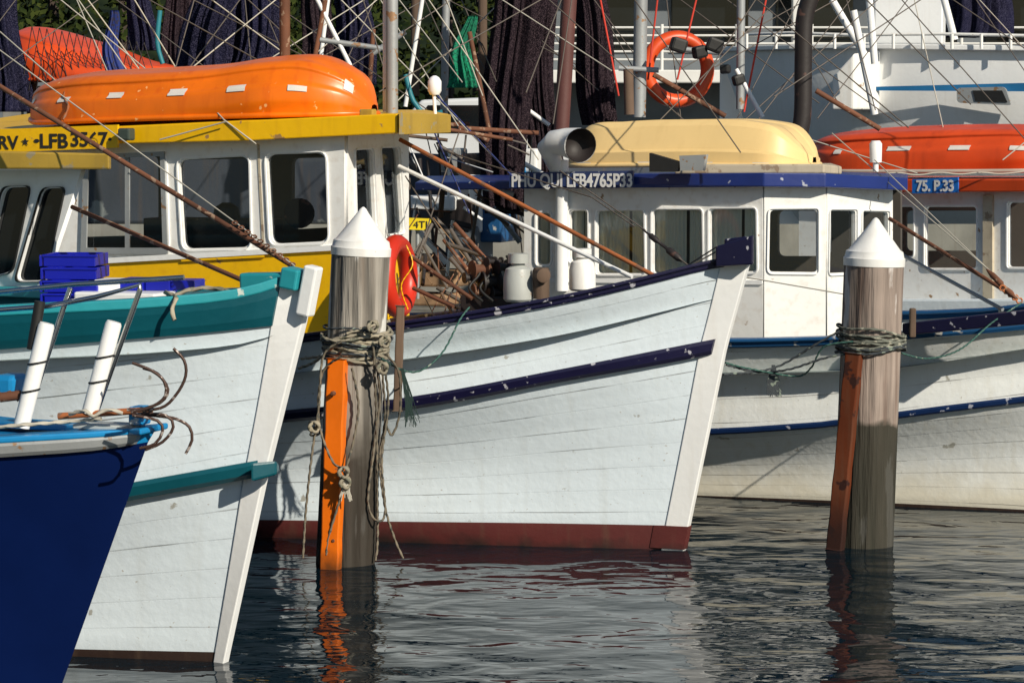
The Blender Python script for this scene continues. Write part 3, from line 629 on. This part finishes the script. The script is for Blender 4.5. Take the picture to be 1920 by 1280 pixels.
tubes('exhaust_bend',[catmull(px_path([(1480,300,21.6),(1503,230,21.6),(1506,120,21.6),(1508,40,21.6),(1520,-5,21.6),(1545,-60,21.6)],21.6),.05)],.068,CHAR,E)
lk=[(1560,330),(1600,322),(1640,330),(1680,322),(1720,330),(1760,322),(1800,328),(1840,322),(1880,328),(1930,320)]
tubes('grab_line',[px_path([(x,y,22.9) for x,y in lk],22.9)],.006,WIREL,E,True)
# ================= BOAT F
Fb=empty('white_trawler')
vs=[];fs=[]
topc=[(1345,92,33),(1480,88,32),(1600,86,31.5),(1760,90,31),(2000,92,30.5),(2300,92,30)]
botc=[(1470,420,34),(1520,420,33),(1620,420,32.3),(1760,420,31.8),(2000,420,31.3),(2300,420,30.8)]
for r in range(11):
    g=r/10
    for a,b in zip(topc,botc): 
        vs.append(P(a[0]+(b[0]-a[0])*g,a[1]+(b[1]-a[1])*g,a[2]+(b[2]-a[2])*g**3))
for r in range(10):
    for i in range(5): a=r*6+i; fs.append((a,a+1,a+7,a+6))
mesh('hull',vs,fs,WC,Fb,True)
slab('hull_far_side',[(1350,94,420,33.3),(1480,94,420,34.5),(2300,94,420,36),(2300,94,420,32.5),(1760,100,420,33.4)],WC,Fb,0)
fp=Plane((1600,31.35),(1960,30.35)); fp.shape('blue_stripe',[[fp.uv(1604,160),fp.uv(1640,163),fp.uv(1960,155),fp.uv(1960,172),fp.uv(1620,170)]],STRI,Fb,.01,.05)
fp.shape('anchor_pocket',[roundpoly([fp.uv(1800,165),fp.uv(1890,163),fp.uv(1902,198),fp.uv(1800,193)],.05)],GALV,Fb,.02,.09)
fp.shape('anchor_recess',[[fp.uv(1830,170),fp.uv(1885,170),fp.uv(1895,192),fp.uv(1835,190)]],BLK,Fb,.03,.09)
slab('wheelhouse',[(1640,-120,84,32.5),(1770,-120,84,32.2),(1775,-120,84,34),(1650,-120,84,34)],WC,Fb,.02)
slab('foredeck_house',[(1560,145,86+120,31.1),(1600,100,206,31.0),(1650,96,206,31.2),(1640,100,206,32)],W2,Fb,.02)
slab('rubbing_ledge',[(1350,88,97,32.9),(1480,84,93,31.9),(1600,82,91,31.38),(1760,84,94,30.9),(2000,86,96,30.4),(2000,86,96,31.4),(1600,82,91,32.4),(1352,88,97,34)],WC,Fb,.01)
tubes('railing',[px_path([(1390,66,32.6),(1480,62,31.7),(1600,66,31.3),(1760,64,30.9),(1960,68,30.4)],31)]+[px_path([(x,64,31.4-(x-1500)*.0022),(x,92,31.4-(x-1500)*.0022)],31) for x in range(1400,1950,55)],.018,W2,Fb)
line(Fb,'a_frame',[(1600,20,1640,215,30.2),(1560,0,1625,110,30.4),(1765,-20,1790,75,31),(1640,120,1630,0,30.6)],.04,WC)
# ================= net trawler & background rigging
Gt=empty('net_trawler')
slab('hull',[(-200,240,420,27),(1050,300,420,25.5),(1300,300,420,27),(900,300,420,30),(-200,240,420,31)],mat('faded_hull',(.05,.06,.08),.6,streak=.4,wear=(.25,.27,.27),wamt=.0,wscale=2),Gt,.03)
net(Gt,'hanging_net',P(975,-80,23),P(945,400,23),.20,.13,NETB,seed=1); net(Gt,'hanging_net',P(1090,-80,23.3),P(1130,235,23.3),.11,.12,NETB,seed=2)
net(Gt,'hanging_net',P(430,-80,24),P(380,180,24),.13,.24,NETN,seed=3); net(Gt,'hanging_net',P(500,-80,24),P(465,150,24),.14,.18,NETN,seed=5)
net(Gt,'hanging_net',P(650,-80,25),P(665,160,25),.12,.16,NETN,seed=6); net(Gt,'hanging_net',P(880,30,22.8),P(868,165,22.8),.03,.12,NETG,seed=7)
net(Gt,'hanging_net',P(208,20,25),P(215,150,25),.03,.08,BTARP,seed=8); net(Gt,'hanging_net',P(1840,-80,36),P(1820,70,36),.3,.4,NETN,seed=9)
net(Gt,'hanging_net',P(0,-60,26),P(10,210,26),.12,.22,NETN,seed=11); net(Gt,'hanging_net',P(600,-80,26),P(590,150,26),.1,.15,NETB,seed=12)
net(Gt,'hanging_net',P(1010,-80,24.5),P(1020,330,24.5),.10,.12,NETB,seed=13)
net(Gt,'hanging_net',P(330,-80,28),P(345,190,28),.10,.16,NETB,seed=14)
net(Gt,'hanging_net',P(265,-80,28),P(270,95,28),.06,.14,NETN,seed=16)
line(Gt,'rusty_mast',[(1072,-80,1052,252,22)],.062,mat('mast_brown',(.11,.04,.035),.6,wear=(.3,.15,.1),wamt=.0))
line(Gt,'mast',[(1203,-80,1198,220,22.3)],.055,GALV); line(Gt,'mast',[(1390,-80,1388,205,22.6),(838,-80,832,240,24)],.034,GALV)
line(Gt,'post',[(905,-80,905,230,24.5),(780,-80,778,180,24),(1178,130,1180,215,22)],.04,WOOD)
line(Gt,'crosstree',[(1160,128,1235,132,22.2),(600,75,720,92,22),(1250,90,1360,100,22.4),(700,100,760,60,22)],.022,GALV)
line(Gt,'derrick',[(610,0,590,110,22),(880,60,920,260,22.5),(1225,140,1360,218,21.5),(1530,170,1650,242,21),(700,55,690,200,23),(760,240,880,232,23),(860,240,1010,250,22)],.020,RUST)
line(Gt,'white_derrick',[(795,-20,760,200,23),(615,0,600,120,23),(1380,130,1430,220,22),(1030,235,940,170,23.2),(590,-10,660,130,22)],.018,WC)
c=P(1270,130,22.6); torus('lifebuoy',c,.25,.055,(.25,-1,0),ORA2,Gt)
for (x,y,s) in ((1272,85,.09),(1312,98,.08),(1340,85,.09),(1385,150,.07),(1360,130,.06)): box('floodlight',P(x,y,22.0),s*1.4,s,s*1.2,random.uniform(-.6,.6),BLK,Gt,.02,tilt=random.uniform(-.4,.4))
seg=[]
rd=random.Random(3)
for i in range(60):
    x0=rd.uniform(-50,1900); d=rd.uniform(20,26); dx=rd.choice([-1,1])*rd.uniform(20,420); seg.append((x0,-60,x0+dx,rd.uniform(120,300),d,d-1))
line(Gt,'rigging',seg[:48],.0045,WIRE); line(Gt,'rigging',seg[48:],.0045,WIREL)
line(Gt,'red_halyard',[(1122,-20,1160,180,22),(1440,-20,1395,210,22),(1235,-20,1215,150,22.3),(1310,-20,1270,150,22)],.008,ROPER)
line(Gt,'forestay',[(620,-20,960,330,21.5,20.5),(790,-20,1010,300,21),(370,-20,640,180,21),(240,-20,330,128,20.5),(150,-20,320,210,21),(0,60,230,262,20,18.7),(830,-20,905,180,22)],.005,WIREL)
line(Gt,'blue_line',[(820,180,960,330,20),(800,215,880,400,20)],.006,BTARP)
tubes('hose',[catmull(px_path([(760,140,22),(775,190,22),(800,215,22),(830,210,22)],22),.05),catmull(px_path([(300,20,23),(295,80,23),(305,120,23)],23),.05)],.02,mat('teal_hose',(.02,.2,.25),.5),Gt)
for i in range(60):
    x=rd.uniform(755,1000);y=rd.uniform(230,440);a=rd.uniform(-1.9,1.9);l=rd.uniform(40,170);d=rd.uniform(21,24.5)
    line(Gt,'deck_gear',[(x,y,x+l*math.cos(a)*.6,y+abs(l*math.sin(a)),d)],rd.choice([.005,.008,.014,.022]),rd.choice([RUST,WOOD,GALV,CHAR,CHAR,WC,WIRE,WIRE]))
for (x,y,w,h,m) in ((820,520,.5,.14,TIMB),(880,455,.3,.3,BG),(930,420,.25,.3,MBLUE),(800,560,.5,.1,TIMB),(960,340,.35,.3,LBLUE),(1000,300,.2,.2,WC),(850,300,.12,.2,GALV),(795,490,.3,.12,WOOD),(905,380,.12,.5,WC),(860,400,.4,.25,CHAR),(910,320,.3,.3,CHAR),(815,380,.5,.12,WC)):
    box('deck_box',P(x,y,24.5),w,.4,h,R(-20),m,Gt,.02)
O=empty('orange_lifeboat')
lifeboat(O,'',(40,27),(330,26.4),[(40,150),(330,150)],[(40,60),(70,52),(160,75),(240,108),(330,125)],.8,ORA2,[],flat=.7,ridge=.03)
line(O,'stand',[(60,150,60,330,27),(300,150,300,330,26.5)],.05,RUST)
tubes('safety_mesh',[[P(60+i*14,50+i*2,25.9),P(40+i*14,170,25.9)] for i in range(16)]+[[P(60+i*14,50+i*2,25.88),P(90+i*14,170,25.88)] for i in range(16)],.004,CHAR,O)
# ================= pilings
def piling(name,base,topp,d,dt,r,capy,tip,m):
    e=empty(name); b=P(base[0],base[1],d); b.z=0; t=P(topp[0],topp[1],dt)
    ax=(t-b); b0=b-ax.normalized()*1.2
    pr=[(i/30,r*(1.03-.03*i/30)) for i in range(31)]
    lathe('timber_post',b0,t,pr,m,e,56,wob=.012)
    tp=P(tip[0],tip[1],dt); L=(tp-t).length; a=ax.normalized()
    rr=r*.98
    lathe('cone_cap',t-a*.02,t+a*L,[(0,rr*1.05),(.16,rr*1.06),(.18,rr*1.02),(.3,rr*.98),(.34,rr*.88),(.5,rr*.68),(.7,rr*.42),(.88,rr*.2),(.96,rr*.11),(1,rr*.03)],CAP,e,40,wob=.006)
    return e,b,a,t
pl1,b1,a1,t1=piling('mooring_piling',(648,1045),(677,472),16.75,16.75,.172,0,(681,388),PILE)
pl2_,b2,a2,t2=piling('mooring_piling.001',(1618,1020),(1639,492),17.45,17.45,.182,0,(1644,408),PILER)
def plank(name,par,p0,p1,w,dp,m,ang=0):
    a=Vector(p0);b=Vector(p1); t=(b-a).normalized(); u=Vector((math.cos(ang),math.sin(ang),0)); u=(u-t*u.dot(t)).normalized(); v=t.cross(u); vs=[];n=12
    for i in range(n+1):
        for (x,y) in((-1,-1),(1,-1),(1,1),(-1,1)): vs.append(a.lerp(b,i/n)+u*x*w/2*(1+.05*math.sin(i*2.1))+v*y*dp/2)
    fs=[(0,1,2,3),tuple(4*n+k for k in(3,2,1,0))]
    for i in range(n):
        for k in range(4): q=4*i+k;r_=4*i+(k+1)%4; fs.append((q,r_,r_+4,q+4))
    return bevel(mesh(name,vs,fs,m,par),.008)
plank('orange_rubbing_board',pl1,P(620,1075,16.52),P(634,672,16.58),.112,.07,ORP,R(-18))
plank('shaded_rust_board',pl2_,P(1566,1030,17.25),P(1602,662,17.28),.10,.07,ORD,R(-28))  # shade on this side of the piling is part of the board's rust colour
for (x,y) in ((626,737),(628,1012)):
    q=P(x,y,16.52); lathe('bolt',q,q+Vector((-.01,-.035,0)),[(0,.014),(.7,.014),(1,.008)],RUST,pl1,10)
plank('fixing_post',pl1,P(745,770,17.0),P(751,573,17.0),.05,.05,WOOD)
def wraps(par,name,b,a,zl,r,n,m,rr=.011,sd=1):
    rd=random.Random(sd);u=a.orthogonal().normalized();w=a.cross(u);paths=[]
    for i in range(n):
        z=zl[0]+(zl[1]-zl[0])*rd.random(); tx=rd.uniform(-.16,.16);ty=rd.uniform(-.10,.10); R_=r+rr*rd.choice([1,1,2.6]); c=b+a*(z/a.z); ph=rd.uniform(0,6)
        paths.append([c+u*R_*math.cos(t)+w*R_*math.sin(t)+a*(R_*(tx*math.cos(t)+ty*math.sin(t))+.01*math.sin(3*t+ph)) for t in [k*2*math.pi/20+ph for k in range(22)]])
    return ropes(name,paths,rr,m,par)
wraps(pl1,'rope_wraps',b1,a1,(zat(16.75,675),zat(16.75,622)),.178,10,ROPE,.0115,2)
wraps(pl1,'rope_wraps_dark',b1,a1,(zat(16.75,668),zat(16.75,615)),.19,4,ROPED,.008,5)
dd=16.52
ropes('hanging_ropes',[px_path(p,dd) for p in (
 [(640,640,16.45),(606,668,16.5),(598,760),(585,850),(574,950),(568,1045)],
 [(640,668,16.45),(604,700,16.55),(598,790,16.55),(622,862,16.46),(645,885,16.45),(640,925,16.45),(618,1000,16.5),(612,1040,16.5)],
 [(700,660,16.5),(712,740,16.62),(700,850,16.6),(690,940,16.6),(705,975,16.6),(722,960,16.6),(716,860,16.6),(728,760,16.65),(720,680,16.6)],
 [(715,680,16.55),(722,780,16.65),(712,860,16.65),(722,950,16.65),(740,1010,16.7),(756,1046,16.7)],
 [(725,665,16.6),(748,700,16.7),(750,770,16.72),(735,815,16.72),(722,790,16.7)],
 [(660,690,16.5),(672,760,16.52),(662,830,16.5),(648,880,16.45)],
 [(700,650,16.5),(706,800,16.6),(708,1000,16.65),(704,1050,16.65)],
 [(590,800,16.6),(582,815,16.6),(600,812,16.55),(592,792,16.6)],
 )],.0082,mat('wet_rope',(.20,.17,.125),.9,var=.4,wear=(.07,.07,.06),wamt=.3,wscale=25),pl1)
kn=[]
for (x,y,d) in ((645,885,16.42),(718,690,16.48),(722,640,16.5),(648,905,16.42),(590,800,16.5),(700,612,16.5)):
    c=P(x,y,d); kn.append([c+Vector((.028*math.cos(k*1.1)*(1+.2*math.sin(k)),.02*math.sin(k*1.7),.030*math.sin(k*1.1+.4*math.sin(k*.5)))) for k in range(16)])
ropes('rope_knots',kn,.0105,ROPE,pl1)
fr=[]
for i in range(16): fr.append([P(650+random.uniform(-6,6),900,16.42),P(648+random.uniform(-12,12),935+random.uniform(-10,5),16.42)])
tubes('frayed_end',fr,.003,WIREL,pl1)
fr=[]
for i in range(34): fr.append([P(754+random.uniform(-3,3),690,16.7),P(766+random.uniform(-8,8),745,16.7),P(773+random.uniform(-15,15),795+random.uniform(-15,8),16.7)])
tubes('green_frayed_rope',fr,.0018,mat('dark_green_fray',(.015,.04,.035),.9),pl1)
ropes('mooring_line_green',[px_path([(880,576,17.15),(862,600,17.0),(830,660,16.9),(790,694,16.8),(755,694,16.75),(715,672,16.58)],17)],.0065,ROPEG,pl1)
ropes('mooring_lines',[px_path([(560,690,16.95),(590,678,16.8),(625,650,16.57)],17),px_path([(565,672,16.95),(600,668,16.8),(640,660,16.55)],17),px_path([(730,602,16.9),(700,610,16.6),(650,625,16.55)],17)],.010,ROPE,pl1)
wraps(pl2_,'rope_wraps',b2,a2,(zat(17.45,652),zat(17.45,610)),.185,11,mat('grey_rope',(.17,.18,.15),.9,var=.4,wear=(.32,.31,.25),wamt=.3,wscale=25),.0095,8)
wraps(pl2_,'rope_wraps_dark',b2,a2,(zat(17.45,660),zat(17.45,645)),.19,2,ROPED,.009,9)
ropes('mooring_lines',[px_path([(1680,652,17.3),(1560,668,17.3),(1480,692,17.4),(1420,697,17.5),(1362,684,17.3)],17.3),px_path([(1575,620,17.35),(1530,645,17.4),(1450,690,17.5),(1356,702,17.3)],17.3)],.008,ROPED,pl2_)
ropes('mooring_lines_green',[px_path([(1600,640,17.25),(1545,650,17.3),(1520,690,17.4),(1490,705,17.5),(1400,690,17.4),(1360,680,17.3)],17.3),px_path([(1690,662,17.4),(1740,672,17.6),(1800,655,17.8),(1860,605,18.1),(1915,568,18.4)],17.5)],.0065,ROPEG,pl2_)
fr=[]
for i in range(60): fr.append([P(1450+random.uniform(-3,3),684,17.5),P(1450+random.uniform(-12,12),715,17.5),P(1452+random.uniform(-14,14),738+random.uniform(-8,6),17.5)])
tubes('frayed_tail',fr,.0025,ROPED,pl2_)
# ================= water
wm=bpy.data.materials.new('water'); wm.use_nodes=True; nt=wm.node_tree;N=nt.nodes;L=nt.links;b=N['Principled BSDF']
b.inputs['Base Color'].default_value=(.002,.009,.015,1); b.inputs['Roughness'].default_value=.015; b.inputs['IOR'].default_value=1.27
b.inputs['Specular IOR Level'].default_value=.34; b.inputs['Specular Tint'].default_value=(.60,.80,1,1)
tc=N.new('ShaderNodeTexCoord')
prev=None
for (s,st,dist,rot) in ((.9,(.8,1,1),.06,.2),(3.0,(.65,1,1),.024,.3),(9,(.6,1,1),.0045,-.15)):
    mp=N.new('ShaderNodeMapping'); mp.inputs['Scale'].default_value=st; mp.inputs['Rotation'].default_value=(0,0,rot); L.new(tc.outputs['Object'],mp.inputs[0])
    n=N.new('ShaderNodeTexNoise'); n.inputs['Scale'].default_value=s; n.inputs['Detail'].default_value=1.5; n.inputs['Distortion'].default_value=.7; L.new(mp.outputs[0],n.inputs['Vector'])
    bp=N.new('ShaderNodeBump'); bp.inputs['Strength'].default_value=1; bp.inputs['Distance'].default_value=dist; L.new(n.outputs['Fac'],bp.inputs['Height'])
    if prev: L.new(prev.outputs[0],bp.inputs['Normal'])
    prev=bp
L.new(prev.outputs[0],b.inputs['Normal'])
mesh('water',[(-600,-200,0),(600,-200,0),(600,41,0),(-600,41,0)],[(0,1,2,3)],wm)
# ================= quay ground, car, building, trees
mesh('ground',[(-3000,40.3,1.2),(3000,40.3,1.2),(3000,4000,1.2),(-3000,4000,1.2)],[(0,1,2,3)],ASPH)
q=box('quay_wall',(0,40.3,.35),400,.6,1.75,0,CONC,None,.03)
vs=[];fs=[];nx=70;ny=10;rh=random.Random(5)
for j in range(ny+1):
    for i in range(nx+1):
        x=-220+i*4.2; g=math.sin(math.pi*min(1,j/ny*.5+.0)); e_=1/(1+math.exp((x-35)/9))
        vs.append((x+rh.uniform(-1,1),170+j*9,1.0+(17*g*e_)+(rh.uniform(-1.2,1.6) if j else 0)*min(1,e_*2)))
for j in range(ny):
    for i in range(nx): a=j*(nx+1)+i; fs.append((a,a+1,a+nx+2,a+nx+1))
mesh('hill',vs,fs,HILL)
def car():
    e=empty('parked_ute'); o=P(840,430,43); x0=o.x; y=43; z=1.2
    prof=[(-1.6,.45),(-1.55,.95),(-.9,1.05),(-.4,1.6),(.9,1.65),(1.2,1.1),(2.4,1.05),(2.4,.5),(-1.6,.4)]
    vs=[];fs=[];n=len(prof)
    for s in (0,1.7):
        for p in prof: vs.append((x0+p[0],y+s,z+p[1]))
    fs=[list(range(n))[::-1],[n+k for k in range(n)]]+[(i,(i+1)%n,n+(i+1)%n,n+i) for i in range(n)]
    bevel(mesh('body',vs,fs,CARW,e),.06)
    mesh('side_windows',[(x0-.6,y-.01,z+1.1),(x0+1.0,y-.01,z+1.1),(x0+.8,y-.01,z+1.52),(x0-.3,y-.01,z+1.52)],[(0,1,2,3)],DKWIN,e)
    for dx in(-1,1.6): lathe('wheel',(x0+dx,y-.03,z+.38),(x0+dx,y+.2,z+.38),[(0,.2),(.1,.36),(.9,.38),(1,.38)],BLK,e,24)
car()
cp=Plane((760,20.9),(815,20.9)); s=empty('number_plate_sign'); cp.shape('plate',[[cp.uv(758,408),cp.uv(808,410),cp.uv(808,432),cp.uv(758,430)]],PLATE,s,.006); cp.text('4TJ',775,427,13,26,TXB,s,.012,0)
line(s,'post',[(783,430,783,560,20.95)],.015,GALV)
bl=empty('harbour_building')
y=62
def bb(nm,x0,x1,za,zb,m,yy=y,dp=10): 
    return box(nm,((x0+x1)/2,yy+dp/2,(za+zb)/2),x1-x0,dp,zb-za,0,m,bl,.03)
bb('ground_floor',0.5,24,1.2,3.2,BG,y+.6,10)
for k,za in enumerate((3.2,6.2)):
    bb('balcony_slab',0,24.5,za,za+.28,BW,y-1,11); bb('storey_wall',0.5,24,za+.28,za+3,BG,y+1,9)
    for i in range(10): bb('window',1.2+i*2.3,2.9+i*2.3,za+.7,za+2.6,DKWIN,y+.9,.3)
    for j in range(5): tubes('balcony_rail',[[(0,y-.9,za+.5+.17*j),(24.5,y-.9,za+.5+.17*j)]],.025,BW,bl)
    tubes('balcony_posts',[[(x*1.6,y-.9,za+.2),(x*1.6,y-.9,za+1.25)] for x in range(16)],.04,BW,bl)
    for x in (.2,6,12,18,24): bb('column',x,x+.3,za+.2,za+3.1,BW,y-.8,.3)
bb('roof',-.4,25,9.2,9.5,BG,y-1.2,12)
sh=empty('boat_shed'); box('walls',(-9,70,2.2),9,6,2,0,CONC,sh); box('roof',(-9,70,3.3),9.6,6.6,.25,0,BG,sh)
for i in range(5): box('door',(-12.6+i*1.8,66.95,2.0),1.3,.1,1.5,0,BG,sh)
rd=random.Random(11); vs=[];fs=[];mi=[]
for k in range(46):
    cx=rd.uniform(-28,14); cy=rd.uniform(80,95); hgt=rd.uniform(8,13)
    b0=len(vs)
    for z,r in ((1.2,.28),(hgt*.5,.16),(hgt*.85,.05)):
        for t in range(6): vs.append((cx+r*math.cos(t*1.047),cy+r*math.sin(t*1.047),z))
    for j in range(2):
        for t in range(6): fs.append((b0+j*6+t,b0+j*6+(t+1)%6,b0+(j+1)*6+(t+1)%6,b0+(j+1)*6+t)); mi.append(1)
    for c_ in range(14):
        a=rd.uniform(0,6.28); rr=rd.uniform(0,2.4); qx=cx+rr*math.cos(a);qy=cy+rr*math.sin(a);qz=rd.uniform(1.8,hgt); R0=rd.uniform(.7,1.5)
        for l in range(80):
            v=Vector((rd.gauss(0,1),rd.gauss(0,1),rd.gauss(0,1))).normalized()*R0*rd.random()**.4
            p=Vector((qx,qy,qz))+v; u=Vector((rd.gauss(0,1),rd.gauss(0,1),rd.gauss(0,1))).normalized(); w=u.orthogonal().normalized(); s=rd.uniform(.10,.2); n0=len(vs)
            vs+=[p-u*s,p+w*s*.6,p+u*s,p-w*s*.6]; fs.append((n0,n0+1,n0+2,n0+3)); mi.append(0)
mesh('tree_row',vs,fs,[LEAF,BARK],None,False,mi)
# ================= light
w=bpy.data.worlds.new('World'); sc.world=w; w.use_nodes=True; nt=w.node_tree; bg=nt.nodes['Background']; sk=nt.nodes.new('ShaderNodeTexSky')
sv=Vector((.52,-.66,.47)).normalized(); el=math.asin(sv.z); az=math.atan2(sv.x,sv.y)
sk.sky_type='NISHITA'; sk.sun_disc=False; sk.sun_elevation=el; sk.sun_rotation=az; sk.air_density=1.3; sk.dust_density=.2; sk.ozone_density=2.5
nt.links.new(sk.outputs[0],bg.inputs[0]); bg.inputs[1].default_value=.062
sl=bpy.data.lights.new('sun','SUN'); sl.energy=5.0; sl.angle=R(.5); sl.color=(1,.91,.76); so=bpy.data.objects.new('sun',sl); COL.objects.link(so)
so.rotation_euler=(-sv).to_track_quat('-Z','Y').to_euler()
cam=bpy.data.cameras.new('camera'); cam.lens=100; cam.sensor_width=36; cam.clip_end=6000; co=bpy.data.objects.new('camera',cam); COL.objects.link(co)
co.location=(0,0,H); co.rotation_euler=(math.pi/2-TH,0,0); sc.camera=co
sc.view_settings.view_transform='Standard'
